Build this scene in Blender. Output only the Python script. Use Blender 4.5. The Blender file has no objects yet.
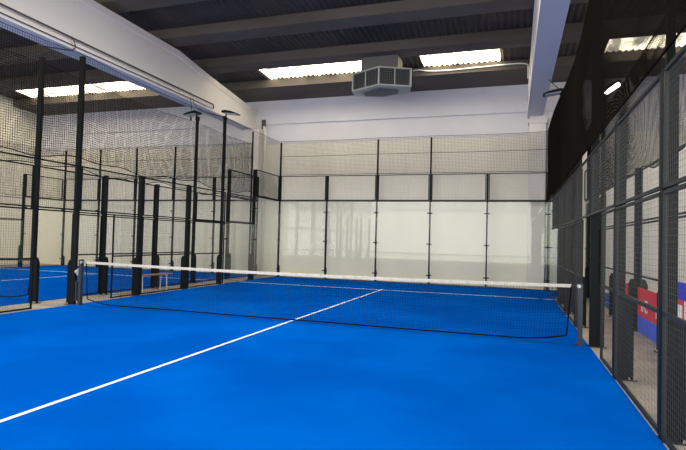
import bpy, bmesh, math, random
from mathutils import Vector, Matrix
random.seed(7)
SC = bpy.context.scene
COL = SC.collection

# ------------------------------------------------------------------ camera
F_PX, CX, CY, CZ, YAW, PIT, ROL = 517.35, 3.8595, -8.7779, 1.5182, -0.3170, 0.0290, 0.0262
fw = Vector((math.sin(YAW)*math.cos(PIT), math.cos(YAW)*math.cos(PIT), math.sin(PIT)))
rt = Vector((math.cos(YAW), -math.sin(YAW), 0))
up = rt.cross(fw)
r2 = rt*math.cos(ROL) + up*math.sin(ROL)
u2 = -rt*math.sin(ROL) + up*math.cos(ROL)
cd = bpy.data.cameras.new('camera')
cd.sensor_fit = 'HORIZONTAL'; cd.sensor_width = 36.0; cd.lens = F_PX/686*36.0
cd.clip_start = 0.05; cd.clip_end = 200
cam = bpy.data.objects.new('camera', cd)
m = Matrix((r2, u2, -fw)).transposed().to_4x4(); m.translation = Vector((CX, CY, CZ))
cam.matrix_world = m
COL.objects.link(cam); SC.camera = cam

# ------------------------------------------------------------------ world, lights, exposure
W = bpy.data.worlds.new('world'); SC.world = W; W.use_nodes = True
W.node_tree.nodes['Background'].inputs[0].default_value = (1.0, 0.97, 0.93, 1)
W.node_tree.nodes['Background'].inputs[1].default_value = 1.2
SC.view_settings.view_transform = 'Standard'; SC.view_settings.look = 'None'
SC.view_settings.gamma = 1.0; SC.view_settings.use_curve_mapping = False
SC.view_settings.exposure = 0.14
SKYLIGHT = 9.5
def area(name, loc, rot, sx, sy, power, color=(1, 1, 1)):
    l = bpy.data.lights.new(name, 'AREA'); l.shape = 'RECTANGLE'; l.size = sx; l.size_y = sy
    l.energy = power; l.color = color
    o = bpy.data.objects.new(name, l); o.location = loc; o.rotation_euler = rot; COL.objects.link(o); return o
# added fill light, as daylight from an assumed open hall end behind the camera
area('added_fill_open_end', (0, -13.2, 2.7), (math.radians(90), 0, 0), 30, 5.2, 1400, (1.0, 0.975, 0.93))
# added fill lights below the unseen roof, as if from more roof lights: (bay centre, width, row)
for bx, bw, yy, pw in ((-0.8, 7, -10.6, 330), (-0.8, 7, -5.0, 280), (-0.4, 6, 0.6, 350),
                       (-12, 8, -5.0, 300), (-12, 8, 0.6, 400), (11, 8, -5.0, 250), (11, 8, 0.6, 280)):
    area('added_fill_roof_row', (bx, yy, 7.6), (0, 0, 0), bw, 1.4, pw*1.1, (1.0, 0.96, 0.89))

# ------------------------------------------------------------------ materials
def mat(name, col, rough=0.6, metal=0.0, spec=0.5, noise=None, emis=None, bump=None):
    M = bpy.data.materials.new(name); M.use_nodes = True
    nt = M.node_tree; b = nt.nodes['Principled BSDF']
    b.inputs['Base Color'].default_value = (*col, 1); b.inputs['Roughness'].default_value = rough
    b.inputs['Metallic'].default_value = metal; b.inputs['Specular IOR Level'].default_value = spec
    tc = nt.nodes.new('ShaderNodeTexCoord')
    if noise:                                   # (second colour, scale, stretch, low, high)
        c2, sc, st, lo, hi = noise
        mp = nt.nodes.new('ShaderNodeMapping'); mp.inputs['Scale'].default_value = st
        n = nt.nodes.new('ShaderNodeTexNoise'); n.inputs['Scale'].default_value = sc; n.inputs['Detail'].default_value = 6
        r = nt.nodes.new('ShaderNodeMapRange'); r.inputs[1].default_value = lo; r.inputs[2].default_value = hi
        mx = nt.nodes.new('ShaderNodeMix'); mx.data_type = 'RGBA'
        mx.inputs[6].default_value = (*col, 1); mx.inputs[7].default_value = (*c2, 1)
        L = nt.links.new
        L(tc.outputs['Object'], mp.inputs[0]); L(mp.outputs[0], n.inputs['Vector']); L(n.outputs[0], r.inputs[0])
        L(r.outputs[0], mx.inputs[0]); L(mx.outputs[2], b.inputs['Base Color'])
    if bump:
        n = nt.nodes.new('ShaderNodeTexNoise'); n.inputs['Scale'].default_value = bump[0]; n.inputs['Detail'].default_value = 4
        bp = nt.nodes.new('ShaderNodeBump'); bp.inputs['Strength'].default_value = bump[1]; bp.inputs['Distance'].default_value = bump[2]
        nt.links.new(tc.outputs['Object'], n.inputs['Vector']); nt.links.new(n.outputs[0], bp.inputs['Height']); nt.links.new(bp.outputs[0], b.inputs['Normal'])
    if emis:
        b.inputs['Emission Color'].default_value = (*emis[0], 1); b.inputs['Emission Strength'].default_value = emis[1]
    return M

M_TURF = mat('turf_blue', (0.0, 0.074, 0.40), 0.9, spec=0.0, noise=((0.0, 0.100, 0.49), 0.5, (1, 1, 1), 0.4, 0.62), bump=(260, 0.35, 0.004))
M_LINE = mat('line_white', (0.78, 0.8, 0.84), 0.8, noise=((0.68, 0.72, 0.78), 6, (1, 1, 1), 0.5, 0.75))
M_FLOOR = mat('floor_concrete', (0.36, 0.31, 0.25), 0.7, noise=((0.26, 0.225, 0.18), 2.2, (1, 1, 1), 0.4, 0.65))
M_WALL = mat('wall_cream', (0.82, 0.785, 0.69), 0.85, noise=((0.73, 0.70, 0.61), 0.9, (1, 1, 0.25), 0.5, 0.75))
M_WALLUP = mat('wall_upper_cool_tint', (0.69, 0.68, 0.72), 0.85, noise=((0.63, 0.62, 0.66), 0.5, (1, 1, 1), 0.4, 0.7))  # lavender cast of the light above the net, put into the wall colour
M_BEAM = mat('beam_white', (0.76, 0.715, 0.68), 0.8, noise=((0.69, 0.65, 0.62), 0.7, (1, 0.2, 1), 0.4, 0.7))
M_PURL = mat('purlin_concrete', (0.115, 0.096, 0.08), 0.9, noise=((0.065, 0.054, 0.046), 1.1, (0.3, 1, 1), 0.35, 0.7))
M_SHEET = mat('roof_sheet', (0.080, 0.062, 0.050), 0.7, noise=((0.052, 0.041, 0.034), 0.8, (1, 1, 1), 0.4, 0.7))
M_BLACK = mat('steel_black', (0.006, 0.008, 0.008), 0.55, spec=0.12)
M_WIRE = mat('wire_dark', (0.012, 0.014, 0.014), 0.5, spec=0.3)
M_WIREG = mat('wire_grey', (0.06, 0.062, 0.060), 0.4, metal=0.2, spec=0.5)
M_FRAMEG = mat('frame_dark_grey', (0.016, 0.019, 0.019), 0.5, spec=0.25)
M_NET = mat('net_black', (0.010, 0.008, 0.006), 0.9, spec=0.0)
M_TAPE = mat('tape_white', (0.62, 0.59, 0.51), 0.8, noise=((0.45, 0.42, 0.36), 14, (1, 1, 1), 0.5, 0.75))
M_NETPOST = mat('net_post_steel', (0.045, 0.055, 0.06), 0.35, metal=0.4)
M_STEEL = mat('steel_bright', (0.55, 0.55, 0.53), 0.35, metal=0.8)
M_GRILLE = mat('grille_dark', (0.10, 0.10, 0.095), 0.6)
M_DIFF = mat('diffuser_grey', (0.42, 0.42, 0.38), 0.5, noise=((0.34, 0.34, 0.30), 3, (1, 1, 1), 0.4, 0.7))
M_DARKIN = mat('dark_inside', (0.02, 0.02, 0.02), 0.8)
M_PIPE = mat('pipe_white', (0.72, 0.71, 0.68), 0.5)
M_CABLE = mat('cable_dark', (0.06, 0.055, 0.055), 0.6)
M_WOOD = mat('bench_wood', (0.42, 0.25, 0.13), 0.6, noise=((0.30, 0.17, 0.08), 9, (0.2, 3, 1), 0.35, 0.7))
M_BLUE = mat('banner_blue', (0.05, 0.11, 0.72), 0.6)
M_NAVY = mat('banner_navy', (0.02, 0.03, 0.48), 0.6)
M_RED = mat('banner_red', (0.62, 0.03, 0.05), 0.6)
M_WHITE = mat('print_white', (0.85, 0.84, 0.82), 0.6)
M_CLOTH = mat('cloth_dark', (0.016, 0.018, 0.018), 0.8, spec=0.2)
M_DRAPE = mat('drape_dark', (0.022, 0.018, 0.012), 0.9, noise=((0.05, 0.042, 0.028), 1.2, (3, 3, 0.3), 0.5, 0.7))
M_LAMPON = mat('floodlight_lit', (1, 1, 1), 0.4, emis=((1.0, 0.95, 0.82), 90))
M_LENS = mat('floodlight_lens', (0.62, 0.64, 0.66), 0.2, spec=0.8)
M_SKY = mat('rooflight_sheet', (0.85, 0.82, 0.7), 0.5, emis=((1.0, 0.90, 0.66), SKYLIGHT))
def seams():      # the daylight behind the sheets varies with the dirt and laps of each sheet
    nt = M_SKY.node_tree; b = nt.nodes['Principled BSDF']; tc = nt.nodes['Texture Coordinate']
    mp = nt.nodes.new('ShaderNodeMapping'); mp.inputs['Scale'].default_value = (1, 0.5, 1)
    n = nt.nodes.new('ShaderNodeTexNoise'); n.inputs['Scale'].default_value = 2.4; n.inputs['Detail'].default_value = 4
    r = nt.nodes.new('ShaderNodeMapRange'); r.inputs[1].default_value = 0.38; r.inputs[2].default_value = 0.6; r.inputs[3].default_value = 1.1; r.inputs[4].default_value = SKYLIGHT
    L = nt.links.new; L(tc.outputs['Object'], mp.inputs[0]); L(mp.outputs[0], n.inputs['Vector']); L(n.outputs[0], r.inputs[0]); L(r.outputs[0], b.inputs['Emission Strength'])
seams()

def glass_mat():
    M = bpy.data.materials.new('court_glass'); M.use_nodes = True; nt = M.node_tree; nt.nodes.clear()
    o = nt.nodes.new('ShaderNodeOutputMaterial'); t = nt.nodes.new('ShaderNodeBsdfTransparent'); t.inputs[0].default_value = (0.982, 0.988, 0.972, 1)
    g = nt.nodes.new('ShaderNodeBsdfGlossy'); g.inputs['Roughness'].default_value = 0.02; g.inputs[0].default_value = (0.9, 0.95, 0.92, 1)
    f = nt.nodes.new('ShaderNodeFresnel'); ge = nt.nodes.new('ShaderNodeNewGeometry'); mr = nt.nodes.new('ShaderNodeMapRange'); mr.inputs[3].default_value = 1.42; mr.inputs[4].default_value = 1/1.42; nt.links.new(ge.outputs['Backfacing'], mr.inputs[0]); nt.links.new(mr.outputs[0], f.inputs[0])
    mx = nt.nodes.new('ShaderNodeMixShader'); L = nt.links.new
    L(f.outputs[0], mx.inputs[0]); L(t.outputs[0], mx.inputs[1]); L(g.outputs[0], mx.inputs[2]); L(mx.outputs[0], o.inputs[0]); return M
M_GLASS = glass_mat()

# ------------------------------------------------------------------ mesh helpers
class MB:
    def __init__(s): s.v = []; s.f = []
    def box(s, x0, x1, y0, y1, z0, z1):
        n = len(s.v)
        s.v += [(x0,y0,z0),(x1,y0,z0),(x1,y1,z0),(x0,y1,z0),(x0,y0,z1),(x1,y0,z1),(x1,y1,z1),(x0,y1,z1)]
        s.f += [tuple(n+i for i in q) for q in ((0,3,2,1),(4,5,6,7),(0,1,5,4),(1,2,6,5),(2,3,7,6),(3,0,4,7))]
        return s
    def rod(s, a, b, r, n=4, cap=False, r1=None):
        a = Vector(a); b = Vector(b); d = (b-a)
        if d.length < 1e-6: return s
        d.normalize(); h = Vector((0,0,1)) if abs(d.z) < 0.9 else Vector((1,0,0))
        e1 = d.cross(h).normalized(); e2 = d.cross(e1)
        k = len(s.v); rb = r if r1 is None else r1
        for p, rr in ((a, r), (b, rb)):
            for i in range(n):
                t = 2*math.pi*(i+0.5)/n
                s.v.append(tuple(p + e1*math.cos(t)*rr + e2*math.sin(t)*rr))
        for i in range(n):
            j = (i+1) % n; s.f.append((k+i, k+j, k+n+j, k+n+i))
        if cap: s.f.append(tuple(k+i for i in reversed(range(n)))); s.f.append(tuple(k+n+i for i in range(n)))
        return s
    def path(s, pts, r, n=6):
        pts = [Vector(p) for p in pts]; k = len(s.v)
        for q, p in enumerate(pts):
            d = (pts[min(q+1, len(pts)-1)] - pts[max(q-1, 0)]).normalized()
            h = Vector((0,0,1)) if abs(d.z) < 0.95 else Vector((1,0,0))
            e1 = d.cross(h).normalized(); e2 = d.cross(e1)
            for i in range(n):
                t = 2*math.pi*(i+0.5)/n; s.v.append(tuple(p + e1*math.cos(t)*r + e2*math.sin(t)*r))
        for q in range(len(pts)-1):
            for i in range(n):
                j = (i+1) % n; a = k+q*n
                s.f.append((a+i, a+j, a+n+j, a+n+i))
        s.f.append(tuple(k+i for i in reversed(range(n)))); a = k+(len(pts)-1)*n; s.f.append(tuple(a+i for i in range(n)))
        return s
    def prism(s, poly, axis, a, b):
        """poly: 2-D outline; extruded along axis ('x','y','z') from a to b"""
        n = len(poly); k = len(s.v)
        for t in (a, b):
            for (p, q) in poly:
                s.v.append({'x': (t, p, q), 'y': (p, t, q), 'z': (p, q, t)}[axis])
        for i in range(n):
            j = (i+1) % n; s.f.append((k+i, k+j, k+n+j, k+n+i))
        s.f.append(tuple(k+i for i in reversed(range(n)))); s.f.append(tuple(k+n+i for i in range(n)))
        return s
    def mesh(s, name, material, smooth=False):
        me = bpy.data.meshes.new(name); me.from_pydata(s.v, [], s.f); me.materials.append(material)
        bm = bmesh.new(); bm.from_mesh(me); bmesh.ops.recalc_face_normals(bm, faces=bm.faces); bm.to_mesh(me); bm.free()
        if smooth:
            for p in me.polygons: p.use_smooth = True
        me.update(); return me
    def obj(s, name, material, parent=None, smooth=False):
        return link(name, s.mesh(name, material, smooth), parent)

def link(name, me, parent=None):
    o = bpy.data.objects.new(name, me); COL.objects.link(o)
    if parent is not None: o.parent = parent
    return o
def tag(o, label, cat, group=None):
    o['label'] = label; o['category'] = cat
    if group: o['group'] = group
    return o
def thing(name, label, cat, loc=(0,0,0), rz=0, group=None):
    o = bpy.data.objects.new(name, None); COL.objects.link(o); o.location = loc; o.rotation_euler = (0, 0, rz)
    o.empty_display_size = 0.2
    return tag(o, label, cat, group)
def struct(o): o['kind'] = 'structure'; return o
def copy_tree(o, parent=None):
    c = o.copy(); COL.objects.link(c); c.parent = parent
    for ch in list(o.children): copy_tree(ch, c)
    return c

def grid(mb, u0, u1, z0, z1, pitch, w, y=0.0):
    """welded wire grid in the local X-Z plane"""
    n = max(1, round((u1-u0)/pitch)); 
    for i in range(n+1):
        u = u0 + (u1-u0)*i/n; mb.rod((u, y, z0), (u, y, z1), w*0.7)
    n = max(1, round((z1-z0)/pitch))
    for i in range(n+1):
        z = z0 + (z1-z0)*i/n; mb.rod((u0, y+w, z), (u1, y+w, z), w*0.7)
    return mb

# ------------------------------------------------------------------ the hall (setting)
YB = 10.62          # back wall face
def zu(y): return 7.43 - 0.055*(y - 6.77)      # underside of the roof purlins
PH = 0.30
struct(MB().box(-18.2, 17.2, -14, 11.2, -0.2, -0.012).obj('floor', M_FLOOR))
wb = struct(MB().box(-18.2, 17.2, YB, 11.2, -0.2, 5.4).obj('wall_back', M_WALL))
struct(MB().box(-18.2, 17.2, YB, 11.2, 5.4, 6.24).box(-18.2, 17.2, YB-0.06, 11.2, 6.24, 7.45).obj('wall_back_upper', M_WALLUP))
struct(MB().box(-18.6, -18.2, -14, 11.2, -0.2, 8.9).obj('wall_left', M_WALL))
struct(MB().box(17.2, 17.6, -14, 11.2, -0.2, 8.9).obj('wall_right', M_WALL))

# corrugated roof: strips between the openings of the roof lights
def corrugated(x0, x1, y0, y1, pitch=0.177, amp=0.028, seg=6):
    mb = MB(); n = max(2, int((x1-x0)/pitch*seg)); k = 0
    for i in range(n+1):
        x = x0 + (x1-x0)*i/n; z = amp*math.sin(2*math.pi*x/pitch)
        for y in (y0, y1): mb.v.append((x, y, zu(y)+PH+amp+z))
        for y in (y1, y0): mb.v.append((x, y, zu(y)+PH+amp+z+0.008))
    for i in range(n):
        a = i*4; b = a+4
        for q in range(4):
            r = (q+1) % 4; mb.f.append((a+q, b+q, b+r, a+r))
    mb.f.append((0,1,2,3)); e = n*4; mb.f.append((e,e+1,e+2,e+3))
    return mb
SKY_Y = (7.05, 9.02)
SKY_X = [(-17.0, -8.9), (-5.1, -1.1), (0.85, 3.38), (6.5, 10.6)]
cuts = []
x = -18.2
rb = MB()
def add_strip(x0, x1, y0, y1):
    c = corrugated(x0, x1, y0, y1); k = len(rb.v); rb.v.extend(c.v); rb.f.extend([tuple(k+i for i in f) for f in c.f])
add_strip(-18.2, 17.2, SKY_Y[1], 11.0)
add_strip(-18.2, 17.2, -14, SKY_Y[0])
for (a, b) in SKY_X: add_strip(x, a, *SKY_Y); x = b
add_strip(x, 17.2, *SKY_Y)
struct(rb.obj('ceiling', M_SHEET))
for k, (a, b) in enumerate(SKY_X):
    struct(corrugated(a, b, *SKY_Y).obj('window_%d' % (k+1), M_SKY))

# purlins: slabs of concrete across the girders, one per bay and row
BEAM_L, BEAM_R = (-6.92, -6.40), (4.28, 4.80)
bays = [(-18.2, (BEAM_L[0]+BEAM_L[1])/2, 'over the left hand court'), ((BEAM_L[0]+BEAM_L[1])/2, (BEAM_R[0]+BEAM_R[1])/2, 'over the main court'),
        ((BEAM_R[0]+BEAM_R[1])/2, 17.2, 'right of the right girder')]
rows = [(9.02, 'against the back wall'), (6.72, 'just before the roof lights'), (4.42, 'second before the roof lights'), (2.12, 'third before the roof lights')]
for y0, rw in rows:
    for (a, b, bw) in bays:
        y1 = y0 + 0.60 if y0 < 9 else YB-0.07
        mb = MB(); mb.prism([(y0, zu(y0)), (y1, zu(y1)), (y1, zu(y1)+PH-0.002), (y0, zu(y0)+PH-0.002)], 'x', a+0.004, b-0.004)
        tag(mb.obj('roof_purlin', M_PURL), 'dark concrete roof purlin %s, %s' % (bw, rw), 'beam')

def girder(x0, x1, label):
    t = thing('concrete_girder', label, 'beam', (0, 0, 0))
    zb = 6.0; ys = [-13.9, 5.2, 7.0, 9.2, YB-0.08]; zt = [7.50, 7.46, 7.20, 6.95, 6.8]
    cxm = (x0+x1)/2
    # bottom flange with splayed top, web, top flange following the fall
    MB().prism([(x0, zb), (x1, zb), (x1, zb+0.17), (cxm+0.225, zb+0.21), (cxm-0.225, zb+0.21), (x0, zb+0.17)], 'y', -13.9, YB-0.08).obj('bottom_flange', M_BEAM, t)
    w = MB(); tf = MB()
    for i in range(len(ys)-1):
        k = len(w.v)
        for y, z in ((ys[i], zt[i]), (ys[i+1], zt[i+1])):
            w.v += [(cxm-0.225, y, zb+0.2), (cxm+0.225, y, zb+0.2), (cxm+0.225, y, z-0.21), (cxm-0.225, y, z-0.21)]
        for q in range(4):
            r = (q+1) % 4; w.f.append((k+q, k+r, k+4+r, k+4+q))
        k = len(tf.v)
        for y, z in ((ys[i], zt[i]), (ys[i+1], zt[i+1])):
            tf.v += [(cxm-0.225, y, z-0.22), (cxm+0.225, y, z-0.22), (x1, y, z-0.18), (x1, y, z), (x0, y, z), (x0, y, z-0.18)]
        for q in range(6):
            r = (q+1) % 6; tf.f.append((k+q, k+r, k+6+r, k+6+q))
    w.f += [(0,1,2,3), tuple(len(w.v)-4+i for i in range(4))]; tf.f += [tuple(range(6)), tuple(len(tf.v)-6+i for i in range(6))]
    w.obj('web', M_BEAM, t); tf.obj('top_flange', M_BEAM, t)
    return t
girder(*BEAM_L, 'large white concrete roof girder on the left with dark cables clipped along it')
girder(*BEAM_R, 'white concrete roof girder on the right, its underside overhead by the black net')
tag(MB().box(-6.80, -6.10, 10.2, YB-0.001, -0.012, 5.998).box(-6.84, -6.06, 10.16, YB-0.002, 5.7, 5.9).obj('concrete_column', M_BEAM), 'white column under the left girder beside the white downpipe', 'column')
tag(MB().box(4.36, 4.90, 10.22, YB-0.001, -0.012, 5.998).box(4.32, 4.94, 10.18, YB-0.002, 5.75, 5.85).obj('concrete_column', M_BEAM), 'white column under the right girder behind the court corner', 'column')

# ------------------------------------------------------------------ courts
def court(xc, label, x0=None):
    t = thing('court_turf', label, 'turf', (xc, 0, -0.012))
    MB().box(-4.998, 4.998, -9.98, 9.98, 0.0, 0.012).obj('turf_carpet', M_TURF, t)
    for y in (6.95, -6.95): MB().box(-4.97, 4.97, y-0.025, y+0.025, 0.012, 0.0145).obj('service_line', M_LINE, t)
    MB().box(-0.025, 0.025, -7.15, 7.15, 0.0121, 0.0142).obj('centre_line', M_LINE, t)
    return t
court(0, 'bright blue artificial turf of the main court with white service and centre lines')
court(-11, 'bright blue turf of the left hand court behind the two mesh fences')
court(11.15, 'blue turf of the court beyond the banners on the right')

# ------------------------------------------------------------------ fence pieces (local X along the fence, local +Y outward, Z up)
def m_post(h): return MB().box(-0.03, 0.03, 0.0, 0.115, 0, h).box(-0.031, 0.031, 0.0, 0.116, h, h+0.006).mesh('post_tube', M_BLACK)
def m_bracket(): return MB().prism([(0.115, 0.01), (0.205, 0.01), (0.205, 0.86), (0.17, 0.95), (0.115, 0.95)], 'x', -0.035, 0.035).mesh('base_bracket', M_BLACK)
def m_plate(): return MB().box(-0.07, 0.07, -0.0, 0.24, 0, 0.012).mesh('base_plate', M_FRAMEG)
def m_bolts():
    return [MB().rod((x, y, 0.012), (x, y, 0.038), 0.011, 6, True).mesh('anchor_bolt', M_STEEL) for x in (-0.05, 0.05) for y in (0.16, 0.215)]
ME = dict(bracket=m_bracket(), plate=m_plate(), bolts=m_bolts())
POSTS = {}
def post(x, y, rz, h, label, group=None, bracket=True, both=False):
    key = (round(h, 2), bracket, both)
    if key not in POSTS:
        t = thing('fence_post', 'post', 'post', (x, y, -0.012), rz)
        link('post_tube', m_post(h), t)
        if bracket: link('base_bracket', ME['bracket'], t)
        if both: MB().prism([(0.0, 0.01), (-0.10, 0.01), (-0.10, 0.86), (-0.06, 0.95), (0.0, 0.95)], 'x', -0.035, 0.035).obj('inner_bracket', M_BLACK, t)
        p = link('base_plate', ME['plate'], t); [link('anchor_bolt', b_, p) for b_ in ME['bolts']]
        POSTS[key] = t
    else: t = copy_tree(POSTS[key]); t.location = (x, y, -0.012); t.rotation_euler = (0, 0, rz)
    t['label'] = label; t['category'] = 'post'
    if group: t['group'] = group
    return t
PANELS = {}
def mesh_panel(x, y, rz, width, z0, z1, label, grey=False, mid=None, pitch=0.05, fr=0.015, w=0.0021):
    key = (round(width, 2), z0, z1, grey, mid)
    if key not in PANELS:
        t = thing('mesh_panel', 'panel', 'fence panel', (x, y, 0), rz)
        a, b = 0.045, width-0.045
        f = MB().box(a, a+2*fr, 0.0, 2*fr, z0, z1).box(b-2*fr, b, 0.0, 2*fr, z0, z1).box(a, b, 0.0, 2*fr, z0, z0+2*fr).box(a, b, 0.0, 2*fr, z1-2*fr, z1)
        if mid: f.box(a, b, 0.0, 2*fr, mid-fr, mid+fr)
        f.obj('panel_frame', M_FRAMEG if grey else M_BLACK, t)
        grid(MB(), a+fr, b-fr, z0+fr, z1-fr, pitch, w*(0.68 if grey else 1.0), 0.012).obj('wire_mesh', M_WIREG if grey else M_WIRE, t)
        PANELS[key] = t
    else: t = copy_tree(PANELS[key]); t.location = (x, y, 0); t.rotation_euler = (0, 0, rz)
    t['label'] = label; t['category'] = 'fence panel'
    return t
GL = {}
def glass_panel(x, y, rz, width, z1, label, clampz):
    key = (round(width, 2), z1)
    if key not in GL:
        t = thing('glass_panel', 'pane', 'glass panel', (x, y, 0), rz)
        MB().box(0.016, width-0.016, -0.012, 0.0, 0.02, z1-0.012).obj('glass_pane', M_GLASS, t)
        MB().box(0.036, width-0.036, -0.03, 0.0, z1-0.012, z1+0.022).obj('top_rail', M_BLACK, t)
        MB().box(0.036, width-0.036, -0.02, 0.0, 0.0, 0.02).obj('bottom_rail', M_FRAMEG, t)
        for z in clampz:
            for s in (0.0, width):
                d = 0.10 if s == 0 else -0.10
                MB().box(min(s, s+d)+0.001, max(s, s+d)-0.001, -0.022, 0.0, z-0.02, z+0.02).obj('clamp', M_BLACK, t)
        GL[key] = t
    else: t = copy_tree(GL[key]); t.location = (x, y, 0); t.rotation_euler = (0, 0, rz)
    t['label'] = label; t['category'] = 'glass panel'
    return t

ORD = ['at', 'first', 'second', 'third', 'fourth', 'fifth']
def ordphrase(y):
    i = int(abs(round(y/2)))
    if i == 0: return 'at the net line'
    return '%s %s the net' % (ORD[i], 'past' if y > 0 else 'before')
CL = (0.32, 1.45, 2.57)

def side_fence(X, out, ys_near, name, grey, tall, lightpole=True, ymin_far=0, gate=True, dy=0.0):
    """side of a court: X of the playing face, out=+1/-1 outward direction in x"""
    # local +Y must point to out: rz=-90 -> +Y=+x, +X=-y ; rz=+90 -> +Y=-x, +X=+y
    rz = -math.pi/2 if out > 0 else math.pi/2
    def org(y0, y1): return (y1 if out > 0 else y0) + dy           # panel start along local +X
    ys = [y for y in list(ys_near)+[0, 2, 4, 6, 8] if y >= ymin_far or y < 0 and ymin_far == 0]
    for y in ys:
        if y == 6 and lightpole: continue
        h = tall.get(y, 4.0 if y == 8 else 3.0)
        post(X, y+dy, rz, h, '%sblack steel post %s on %s' % ('tall ' if h > 4.5 else '', ordphrase(y), name), both=(name == N_R2))
    for a in ys:
        b = a+2
        if a == 8: 
            glass_panel(X, org(a, b), rz, 2, 3.0, 'tall glass panel next to the back corner of %s' % name, CL)
            mesh_panel(X, org(a, b), rz, 2, 3.03, 4.0, 'top mesh panel above the corner glass of %s' % name, grey)
        elif a == 6:
            glass_panel(X, org(a, b), rz, 2, 2.0, 'low glass panel, second from the back corner of %s' % name, (0.32, 1.45))
            mesh_panel(X, org(a, b), rz, 2, 2.03, 2.97, 'mesh panel above the low glass of %s' % name, grey)
        else:
            where = 'starting %s on %s' % ({-6: 'six metres before the net', -4: 'two posts before the net', -2: 'one post before the net', 0: 'at the net', 2: 'one post past the net', 4: 'two posts past the net'}[a], name)
            if gate and a == 0:      # opening beside the net, panel only on the farther metre
                mesh_panel(X, org(1, 2), rz, 1, 0.02, 1.98, 'narrow lower mesh panel just beyond the net opening of %s' % name, grey, 1.0)
            elif gate and a == -2:
                mesh_panel(X, org(-2, -1), rz, 1, 0.02, 1.98, 'narrow lower mesh panel just before the net opening of %s' % name, grey, 1.0)
            else:
                mesh_panel(X, org(a, b), rz, 2, 0.02, 1.98, 'full width lower mesh panel %s' % where, grey, 1.0)
            mesh_panel(X, org(a, b), rz, 2, 2.0, 2.97, 'upper mesh panel %s' % where, grey)

N_L1 = 'main court left fence'
N_L2 = 'left court near fence'
N_L3 = 'left court far fence'
N_R1 = 'main court right fence'
N_R2 = 'the banner fence'
side_fence(-5.0, -1, [-4, -2], N_L1, False, {0: 5.35})
side_fence(-6.04, 1, [-4, -2], N_L2, False, {0: 5.35}, dy=-0.2)
side_fence(-16.02, -1, [], N_L3, False, {}, lightpole=False, ymin_far=4)
side_fence(5.0, 1, [-6, -4, -2], N_R1, True, {0: 5.4})
side_fence(6.12, -1, [-4, -2], N_R2, True, {0: 5.4}, gate=False)
# slim mast beside the 4 m post near the back corner
tag(MB().box(-5.155, -5.115, 7.88, 7.935, -0.012, 5.35).obj('net_mast', M_BLACK), 'slim tall mast carrying the net near the left back corner of the main court', 'mast')

def back_fence(xc, sgn_name, tallx):
    for i, x in enumerate((-5, -3, -1, 1, 3, 5)):
        h = 5.35 if x in tallx else 4.0
        nm = ('corner' if abs(x) == 5 else '')
        where = ['at the left corner', 'first in from the left corner', 'left of the middle panel', 'right of the middle panel', 'first in from the right corner', 'at the right corner'][i]
        t = thing('fence_post', 'slim black %spost %s of the %s back glass' % ('tall ' if h > 5 else '', where, sgn_name), 'post', (xc+x, 10.0, -0.012))
        MB().box(-0.024, 0.024, 0.002, 0.09, 0, 3.0).obj('lower_tube', M_BLACK, t)
        MB().box(-0.034, 0.034, 0.002, 0.09, 3.0, 4.01).obj('upper_tube', M_BLACK, t)
        if h > 5: MB().box(-0.026, 0.026, 0.01, 0.07, 4.01, h).obj('mast', M_BLACK, t)
        b = MB().prism([(0.09, 0.0), (0.17, 0.0), (0.17, 0.4), (0.14, 0.46), (0.09, 0.46)], 'x', -0.024, 0.024).obj('base_bracket', M_BLACK, t)
    names = ['leftmost', 'second from the left', 'middle', 'second from the right', 'rightmost']
    for i, x in enumerate((-5, -3, -1, 1, 3)):
        glass_panel(xc+x, 9.995, 0, 2, 3.0, '%s tall glass panel of the %s back wall' % (names[i], sgn_name), CL)
        mesh_panel(xc+x, 10.0, 0, 2, 3.03, 4.0, '%s mesh panel on top of the %s back glass' % (names[i], sgn_name))
back_fence(0, 'main court', (-5, -1, 1, 5))
back_fence(-11, 'left court', (-5, -3, 1 , -1))

# ------------------------------------------------------------------ hanging nets above the fences
def hanging_net(p0, p1, z0, ztop, label, cell=0.05, w=0.0034, wavy=True, midrope=None, seed=1, kx=None):
    """p0,p1: ends (x,y); ztop(s in metres)->top height"""
    rnd = random.Random(seed)
    p0 = Vector((*p0, 0)); p1 = Vector((*p1, 0)); L = (p1-p0).length; d = (p1-p0)/L; nrm = Vector((-d.y, d.x, 0))
    t = thing('safety_net', label, 'net', (p0.x, p0.y, z0))
    ph = [rnd.uniform(0, 6.28) for _ in range(4)]
    def zb(s): return (0.05*math.sin(s*1.7+ph[0]) + 0.035*math.sin(s*4.1+ph[1]) if wavy else 0)
    def bulge(s, k): return 0.04*math.sin(s*0.9+ph[2])*math.sin(math.pi*k) + 0.015*math.sin(s*2.3+ph[3]+k*3)*math.sin(math.pi*k)
    def P(s, k):
        a = zb(s); b = ztop(s)-z0
        return d*s + nrm*bulge(s, k)*0.7 + Vector((0, 0, a+(b-a)*k))
    mb = MB(); n = int(L/cell); rows_ = int((ztop(0)-z0)/cell)
    for i in range(n+1):
        s = L*i/n; q = 6
        for j in range(q): mb.rod(P(s, j/q), P(s, (j+1)/q), w, 3)
    stp = 0.4; m_ = int(L/stp)
    for j in range(1, rows_):
        for i in range(m_): mb.rod(P(L*i/m_, j/rows_), P(L*(i+1)/m_, j/rows_), w, 3)
    mb.obj('netting', M_NET, t)
    r = 0.011
    MB().path([P(L*i/m_/1.0, 1) for i in range(m_+1)], 0.007, 5).obj('top_rope', M_NET, t)
    m2 = int(L/0.12)
    MB().path([P(L*i/m2, 0) for i in range(m2+1)], r, 5).obj('bottom_rope', M_NET, t)
    if midrope: MB().path([P(L*i/m_, midrope) for i in range(m_+1)], 0.007, 5).obj('middle_rope', M_NET, t)
    return t
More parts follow.
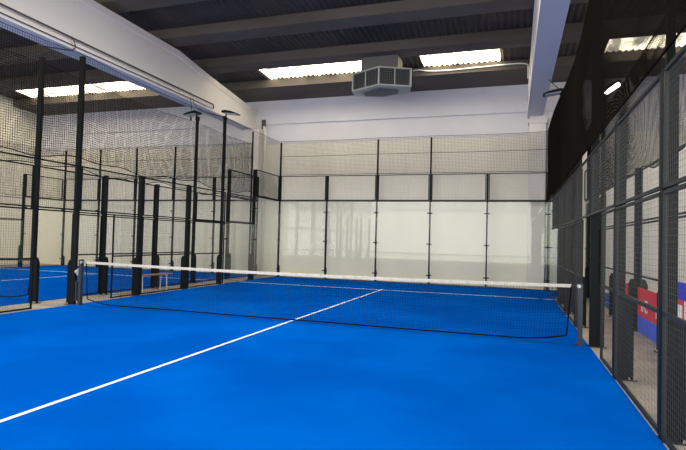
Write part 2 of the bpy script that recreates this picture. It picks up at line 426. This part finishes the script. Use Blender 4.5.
def sag(supports, z, depth, s_of=lambda s: s):
    def f(s):
        for a, b in zip(supports, supports[1:]):
            if a <= s <= b:
                k = (s-a)/(b-a); return z - depth*(b-a)/8*4*k*(1-k)
        return z
    return f
hanging_net((-4.95, -4), (-4.95, 9.93), 3.06, sag([0, 4, 10, 12, 14], 5.35, 0.14), 'dark netting hung above the left fence of the main court', seed=1)
hanging_net((-6.14, -4), (-6.14, 9.75), 3.02, sag([0, 4, 10, 14], 5.3, 0.14), 'dark netting hung above the right fence of the left hand court', seed=2)
hanging_net((-4.94, 9.93), (4.94, 9.93), 4.03, sag([0, 4, 6, 10], 5.38, 0.05), 'dark netting hung above the back fence of the main court', wavy=False, midrope=0.55, seed=3)
hanging_net((-15.94, 9.93), (-6.16, 9.93), 4.03, sag([0, 2, 4, 6, 10], 5.38, 0.06), 'dark netting hung above the back fence of the left hand court', wavy=False, midrope=0.55, seed=4)
hanging_net((-15.96, 4), (-15.96, 9.93), 3.05, sag([0, 6], 5.3, 0.14), 'dark netting hung above the far fence of the left hand court', seed=5)
def topR(s):   # s measured from y=10 towards the camera
    y = 10-s
    pts = [(-6, 5.3), (-3, 5.1), (0, 5.43), (0.8, 5.22), (1.9, 5.09), (3.4, 5.14), (5, 5.27), (7.3, 5.43), (10, 5.42)]
    for (a, za), (b, zb_) in zip(pts, pts[1:]):
        if a <= y <= b: return za + (zb_-za)*(y-a)/(b-a)
    return 5.3
hanging_net((4.95, 9.93), (4.95, -6), 3.03, topR, 'black netting hung above the right fence of the main court', cell=0.035, w=0.0029, wavy=False, seed=6)
hanging_net((6.18, 9.93), (6.18, -4), 2.99, sag([0, 10, 14], 5.35, 0.1), 'black netting hung above the banner fence with a ragged lower rope', cell=0.035, w=0.0028, seed=7)

# ------------------------------------------------------------------ light poles
def light_pole(x, y, aim, label, lit=False, h=5.45, tilt=8):
    """aim: direction (radians) in which the floodlight looks"""
    t = thing('light_pole', label, 'light pole', (x, y, -0.012), aim)
    MB().box(-0.045, 0.045, -0.03, 0.03, 0.012, h).prism([(-0.045, 0.02), (-0.12, 0.02), (-0.12, 0.86), (-0.08, 0.95), (-0.045, 0.95)], 'y', -0.03, 0.03).obj('pole', M_BLACK, t)
    MB().box(-0.15, 0.045, -0.07, 0.07, 0, 0.012).obj('base_plate', M_FRAMEG, t)
    MB().box(-0.05, 0.05, -0.05, 0.05, h-0.12, h+0.01).rod((0.0, -0.07, h-0.01), (0.0, 0.07, h-0.01), 0.022, 8, True).rod((0.0, 0, h-0.01), (0.05, 0, h+0.10), 0.025, 8, True).obj('bracket', M_BLACK, t)
    a = math.radians(tilt); ca, sa = math.cos(a), math.sin(a)
    def R(p): return (-0.06+p[0]*ca+p[2]*sa, p[1], h+0.12-p[0]*sa+p[2]*ca)
    b = MB().prism([(0.0, 0.0), (0.50, 0.0), (0.54, 0.03), (0.34, 0.075), (0.10, 0.085), (0.0, 0.05)], 'y', -0.16, 0.16); b.v = [R(p) for p in b.v]
    f = b.obj('floodlight', M_BLACK, t)
    c = MB().box(0.10, 0.49, -0.14, 0.14, -0.012, 0.002); c.v = [R(p) for p in c.v]
    c.obj('lens', M_LAMPON if lit else M_LENS, f)
    return t
light_pole(-5.12, 5.95, 0.0, 'black light pole with floodlight turned to the main court, by the left fence')
light_pole(-6.05, 5.78, math.pi, 'black light pole with floodlight turned to the left hand court')
light_pole(5.055, 6.0, math.pi, 'black light pole with switched off floodlight behind the black net on the right', h=5.5)
light_pole(6.065, 6.0, -0.3, 'light pole whose floodlight is lit, behind the black net on the right', lit=True, h=5.35, tilt=-32)

# ------------------------------------------------------------------ tennis nets
def court_net(xc, label, tape_mat):
    t = thing('court_net', label, 'net', (xc, 0, 0))
    H = 4.74
    def top(x): return 0.875 + 0.04*(x/4.86)**2 - 0.015
    def bot(x):
        e = max(0.0, (abs(x)-3.9)/(H-3.9)); return 0.035 + 0.11*e**2
    def P(s, k):                      # s in -1..1, k 0 bottom 1 top
        xb = 4.68*s; xt = H*s; x = xb + (xt-xb)*k
        return Vector((x, 0.012*math.sin(x*2.1)*(1-k), bot(xb)+(top(xt)-bot(xb))*k))
    mb = MB(); n = 212; rws = 19
    for i in range(n+1):
        s = -1+2*i/n; q = 3
        for j in range(q): mb.rod(P(s, j/q), P(s, (j+1)/q), 0.0021, 3)
    for j in range(1, rws):
        for i in range(40): mb.rod(P(-1+2*i/40, j/rws), P(-1+2*(i+1)/40, j/rws), 0.0021, 3)
    mb.obj('netting', M_NET, t)
    tp = MB(); k = 0; N = 60
    for i in range(N+1):
        x = -H + 2*H*i/N; z = top(x); w = 0.006
        tp.v += [(x, -w, z-0.024), (x, w, z-0.024), (x, w, z+0.024), (x, 0, z+0.027), (x, -w, z+0.024)]
    for i in range(N):
        a = i*5
        for q in range(5):
            r = (q+1) % 5; tp.f.append((a+q, a+r, a+5+r, a+5+q))
    tp.f += [(0,1,2,3,4), tuple(N*5+i for i in range(5))]
    tp.obj('top_tape', tape_mat, t)
    MB().path([P(-1+2*i/80, 0) for i in range(81)], 0.012, 6).obj('bottom_cord', M_NET, t)
    for s in (-1, 1): MB().path([P(s, i/6) for i in range(7)], 0.011, 6).obj('side_cord', M_NET, t)
    for s in (-1, 1): MB().rod((s*(H-0.01), 0, top(H)+0.012), (s*4.83, 0, top(H)+0.015), 0.005, 5, True).obj('tension_cable', M_CABLE, t)
    return t
court_net(0, 'low net across the main court with white top tape and black mesh', M_TAPE)
court_net(-11, 'low net across the left hand court seen behind the fences', M_CABLE)
def net_post(x, inner, label, crank=False):
    t = thing('net_post', label, 'net post', (x, 0, 0), 0 if inner > 0 else math.pi)
    MB().box(-0.035, 0.035, -0.035, 0.035, 0.012, 0.945).obj('tube', M_NETPOST, t)
    MB().box(-0.07, 0.07, -0.07, 0.07, 0.0, 0.012).obj('base_plate', M_NETPOST, t)
    MB().box(-0.04, 0.04, -0.04, 0.04, 0.945, 0.957).obj('cap', M_BLACK, t)
    MB().rod((0.02, -0.04, 0.90), (0.02, 0.04, 0.90), 0.028, 12, True).obj('pulley', M_STEEL, t)
    if crank:
        MB().box(-0.08, -0.035, -0.04, 0.04, 0.62, 0.76).rod((-0.08, 0, 0.69), (-0.13, 0, 0.69), 0.045, 12, True).obj('winch', M_STEEL, t)
        MB().box(-0.09, -0.055, -0.05, 0.05, 0.08, 0.5).obj('side_bar', M_NETPOST, t)
    return t
net_post(-4.87, 1, 'square steel post with winch holding the left end of the main net', True)
net_post(4.87, -1, 'square steel post holding the right end of the main net', False)
net_post(-6.14, -1, 'square steel post at the near end of the left hand court net', False)
net_post(-15.86, 1, 'square steel post at the far end of the left hand court net', True)

# ------------------------------------------------------------------ bench in the walkway
t = thing('bench', 'low wooden bench with white metal legs in the walkway between the two courts', 'bench', (-5.42, 3.0, 0), math.pi/2)
for y in (-0.09, 0.0, 0.09): MB().box(-0.72, 0.72, y-0.04, y+0.04, 0.43, 0.455).obj('seat_slat', M_WOOD, t)
for s in (-0.5, 0.5):
    for y in (-0.11, 0.11): MB().rod((s, y, -0.012), (s, y*0.85, 0.42), 0.015, 8, True).obj('leg', M_PIPE, t)
    MB().box(s-0.015, s+0.015, -0.12, 0.12, 0.405, 0.43).obj('cross_bar', M_PIPE, t)

# ------------------------------------------------------------------ air diffuser under the roof
t = thing('air_diffuser', 'grey six sided air cooler outlet with dark grilles hanging below the roof', 'air vent', (-0.19, 7.78, 0))
zt_, zb_ = 6.92, 6.37
HEX = [(-1.16, 7.16), (-0.16, 6.65), (0.76, 7.07), (0.62, 7.62), (-0.33, 7.95), (-1.22, 7.68)]
OC = (-0.25, 7.33); t.location = (OC[0], OC[1], 0)
def hexp(k, z): return [((x-OC[0])*k, (y-OC[1])*k, z) for x, y in HEX]
def ring(mb, a, b):
    k = len(mb.v); mb.v += a+b; mb.f += [(k+i, k+(i+1) % 6, k+6+(i+1) % 6, k+6+i) for i in range(6)]; return k
top_, bot_ = hexp(1, zt_), hexp(1, zb_)
core = MB(); ring(core, hexp(0.94, zb_+0.02), hexp(0.94, zt_-0.02)); core.obj('dark_core', M_DARKIN, t)
fr = MB()
for i in range(6):
    j = (i+1) % 6
    fr.rod(bot_[i], bot_[j], 0.030, 4, True); fr.rod(top_[i], top_[j], 0.030, 4, True); fr.rod(bot_[i], top_[i], 0.034, 4, True)
    fr.rod((Vector(bot_[i])+Vector(bot_[j]))/2, (Vector(top_[i])+Vector(top_[j]))/2, 0.022, 4, True)
fr.obj('casing_frame', M_DIFF, t)
for i in range(6):
    j = (i+1) % 6; g = MB()
    A, B = Vector(bot_[i]), Vector(bot_[j]); A2, B2 = Vector(top_[i]), Vector(top_[j])
    for k in range(1, 18): g.rod(A.lerp(B, k/18), A2.lerp(B2, k/18), 0.007, 4)
    for k in range(1, 9): g.rod(A.lerp(A2, k/9), B.lerp(B2, k/9), 0.007, 4)
    g.obj('grille', M_GRILLE, t)
low = MB(); k = ring(low, hexp(0.99, zb_-0.022), hexp(0.86, zb_-0.045)); low.f += [(5,4,3,2,1,0), (6,7,8,9,10,11)]; low.obj('drip_tray', M_DIFF, t)
lp = MB(); k = ring(lp, hexp(0.60, zb_-0.085), hexp(0.60, zb_-0.072)); lp.f += [(5,4,3,2,1,0), (6,7,8,9,10,11)]
for i in range(6): lp.rod(hexp(0.5, zb_-0.08)[i], hexp(0.5, zb_-0.04)[i], 0.012, 5)
lp.obj('bottom_plate', M_GRILLE, t)
MB().box(-0.60, 0.60, -0.30, 0.42, zt_+0.02, 7.40).obj('duct', M_GRILLE, t)
tp = MB(); k = ring(tp, hexp(1.0, zt_+0.005), hexp(0.9, zt_+0.05)); tp.f += [(6,7,8,9,10,11)]; tp.obj('top_cover', M_DIFF, t)

# dark drape at the end of the walkway on the right
n = 40; dv = MB()
for zz in (0.03, 1.8, 3.6, 5.9):
    for i in range(n+1):
        x = 5.13 + 0.93*i/n; dv.v.append((x, 10.22 + 0.045*math.sin(i*0.95 + zz*0.25), zz))
for zi in range(3):
    for i in range(n): a = zi*(n+1)+i; dv.f.append((a, a+1, a+n+2, a+n+1))
k = len(dv.v); dv.v += [(x, y+0.012, z) for x, y, z in dv.v]; dv.f += [tuple(k+q for q in reversed(f)) for f in dv.f]
tag(dv.obj('hanging_drape', M_DRAPE, smooth=True), 'dark brown drape hanging at the end of the walkway behind the right fence', 'curtain')

# ------------------------------------------------------------------ pipes and cables
tag(MB().path([(-5.98, 10.40, 6.12), (-5.93, 10.36, 6.02), (-5.86, 10.34, 5.85), (-5.86, 10.34, 0.0)], 0.055, 12).obj('downpipe', M_PIPE, smooth=True), 'white downpipe beside the left column with a bend at its top', 'pipe')
tag(MB().box(-6.12, -5.98, 10.44, YB-0.07, 6.05, 6.42).obj('gutter_outlet', M_CABLE), 'small dark gutter outlet box above the white downpipe', 'gutter box')
pts = [(0.46, 8.98, 7.5), (0.71, 8.98, 7.5), (1.06, 8.98, 7.44), (1.74, 8.98, 7.42), (2.57, 8.98, 7.44), (3.38, 8.98, 7.46), (3.94, 8.98, 7.47), (4.22, 8.975, 7.42), (4.255, 8.975, 7.3), (4.255, 8.975, 6.95)]
def smooth_pts(pts, n=6):
    P = [Vector(p) for p in pts]; out = []
    for i in range(len(P)-1):
        p0, p1, p2, p3 = P[max(i-1, 0)], P[i], P[i+1], P[min(i+2, len(P)-1)]
        for k in range(n):
            t = k/n; out.append(0.5*((2*p1)+(-p0+p2)*t+(2*p0-5*p1+4*p2-p3)*t*t+(-p0+3*p1-3*p2+p3)*t**3))
    out.append(P[-1]); return out
tag(MB().path(smooth_pts(pts), 0.022, 8).obj('conduit', M_PIPE, smooth=True), 'thin white pipe looping from the air diffuser along the last purlin to the right girder', 'pipe')
xb = BEAM_L[1]
tag(MB().path([(xb+0.028, -6, 6.27), (xb+0.028, -1, 6.26), (xb+0.028, 3.2, 6.25), (xb+0.028, 7.2, 6.24), (xb+0.028, 7.2, 6.10)], 0.022, 6).obj('cable', M_CABLE), 'thick dark cable clipped high along the side of the left girder', 'cable')
tag(MB().path([(xb+0.028, -6, 6.08), (xb+0.028, 0, 6.08), (xb+0.028, 7.2, 6.08)], 0.012, 6).obj('cable', M_CABLE), 'thin dark cable clipped low along the side of the left girder', 'cable')
tag(MB().path(smooth_pts([(xb+0.075, 0.85, 6.22), (xb+0.075, 0.95, 6.18), (xb+0.075, 1.0, 6.02), (xb-0.05, 0.95, 5.96), (xb-0.3, 0.7, 5.95), (xb-0.55, 0.5, 5.96)]), 0.015, 6).obj('cable', M_CABLE), 'short hooked cable curling under the left girder', 'cable')
tag(MB().path(smooth_pts([(xb+0.03, 5.9, 6.1), (xb+0.25, 5.95, 5.75), (xb+0.8, 6.05, 5.55), (-5.22, 6.13, 5.50)]), 0.010, 6).obj('cable', M_CABLE), 'thin cable hanging from the left girder to the nearer light pole', 'cable')
tag(MB().path(smooth_pts([(xb+0.03, 5.8, 6.1), (xb+0.06, 5.82, 5.9), (xb+0.08, 5.83, 5.65), (xb+0.06, 5.83, 5.45)]), 0.010, 6).rod((xb+0.06, 5.83, 5.36), (xb+0.06, 5.83, 5.46), 0.03, 8, True).obj('cable', M_CABLE), 'loose cable end with plug dangling below the left girder', 'cable')
tag(MB().path([(4.70, 6.1, 6.02), (5.10, 6.14, 5.62)], 0.014, 6).obj('cable', M_CABLE), 'short dark cable from the right girder to the switched off floodlight', 'cable')
# downpipe at the right column
tag(MB().path([(5.0, 10.36, 5.95), (5.0, 10.36, 0.0)], 0.05, 10).obj('downpipe', M_PIPE, smooth=True), 'white downpipe beside the right column behind the glass corner', 'pipe')

# ------------------------------------------------------------------ banners on the fence beyond the walkway
def banner(y0, y1, kind, label):
    X = 6.07
    t = thing('banner', label, 'banner', (X, (y0+y1)/2, 0))
    h = (y1-y0)/2-0.045
    def strip(n, a, b, m, dx=0.0, y_a=-1.0, y_b=1.0): MB().box(-0.012-dx, 0.0, y_a*h, y_b*h, a, b).obj(n, m, t)
    def text(s, yc, z, size, m):
        cu = bpy.data.curves.new('lettering', 'FONT'); cu.body = s; cu.size = size; cu.align_x = 'CENTER'; cu.extrude = 0.002; cu.offset = 0.006
        tmp = bpy.data.objects.new('lettering_curve', cu); me = bpy.data.meshes.new_from_object(tmp); bpy.data.objects.remove(tmp); me.materials.clear(); me.materials.append(m); o = link('lettering', me, t)
        o.location = (-0.017, yc, z); o.rotation_euler = (math.pi/2, 0, -math.pi/2); return o
    if kind == 'red':
        strip('lower_field', 0.0, 0.30, M_BLUE); strip('upper_field', 0.30, 0.80, M_RED)
        text('n C', 0.45*h, 0.40, 0.30, M_WHITE); text('R A', -0.55*h, 0.40, 0.26, M_WHITE)
    else:
        strip('lower_field', 0.0, 0.50, M_BLUE); strip('logo_field', 0.50, 0.82, M_RED); strip('upper_field', 0.82, 1.06, M_NAVY)
        text('S', -0.2*h, 0.86, 0.18, M_WHITE)
        for i, (yy, w, z0, z1, m) in enumerate([(0.15, 0.10, 0.50, 0.82, M_WHITE), (-0.25, 0.16, 0.56, 0.70, M_WHITE), (-0.05, 0.3, 0.34, 0.50, M_WHITE), (-0.6, 0.2, 0.36, 0.46, M_WHITE), (0.55, 0.2, 0.55, 0.75, M_WHITE)]):
            strip('logo_patch', z0, z1, m, 0.004, yy-w, yy+w)
    return t
banner(2, 4, 'red', 'red and blue banner with white letters, just beyond the nearest bracketed banner fence post')
banner(0, 2, 'red', 'red and blue banner mostly hidden behind the wide post beside the court')
banner(-2, 0, 'navy', 'navy topped banner with red and white logos at the right edge of the photo')

for y0, y1, lab in ((6.1, 7.95, 'dark windscreen cloth tied to the banner fence, the nearer of two'), (8.05, 9.85, 'dark windscreen cloth tied to the banner fence, next to the back wall')):
    mb = MB(); n = 36
    for zz in (0.06, 1.0, 2.0, 2.9):
        for i in range(n+1): mb.v.append((6.155+0.004*math.sin(i*0.8+zz), y0+(y1-y0)*i/n, zz+0.01*math.cos(i*1.3)))
    for q in range(3):
        for i in range(n): a = q*(n+1)+i; mb.f.append((a, a+1, a+n+2, a+n+1))
    k = len(mb.v); mb.v += [(x+0.004, y, z) for x, y, z in mb.v]; mb.f += [tuple(k+q for q in reversed(f)) for f in mb.f]
    tag(mb.obj('windscreen_cloth', M_CLOTH, smooth=True), lab, 'windscreen')
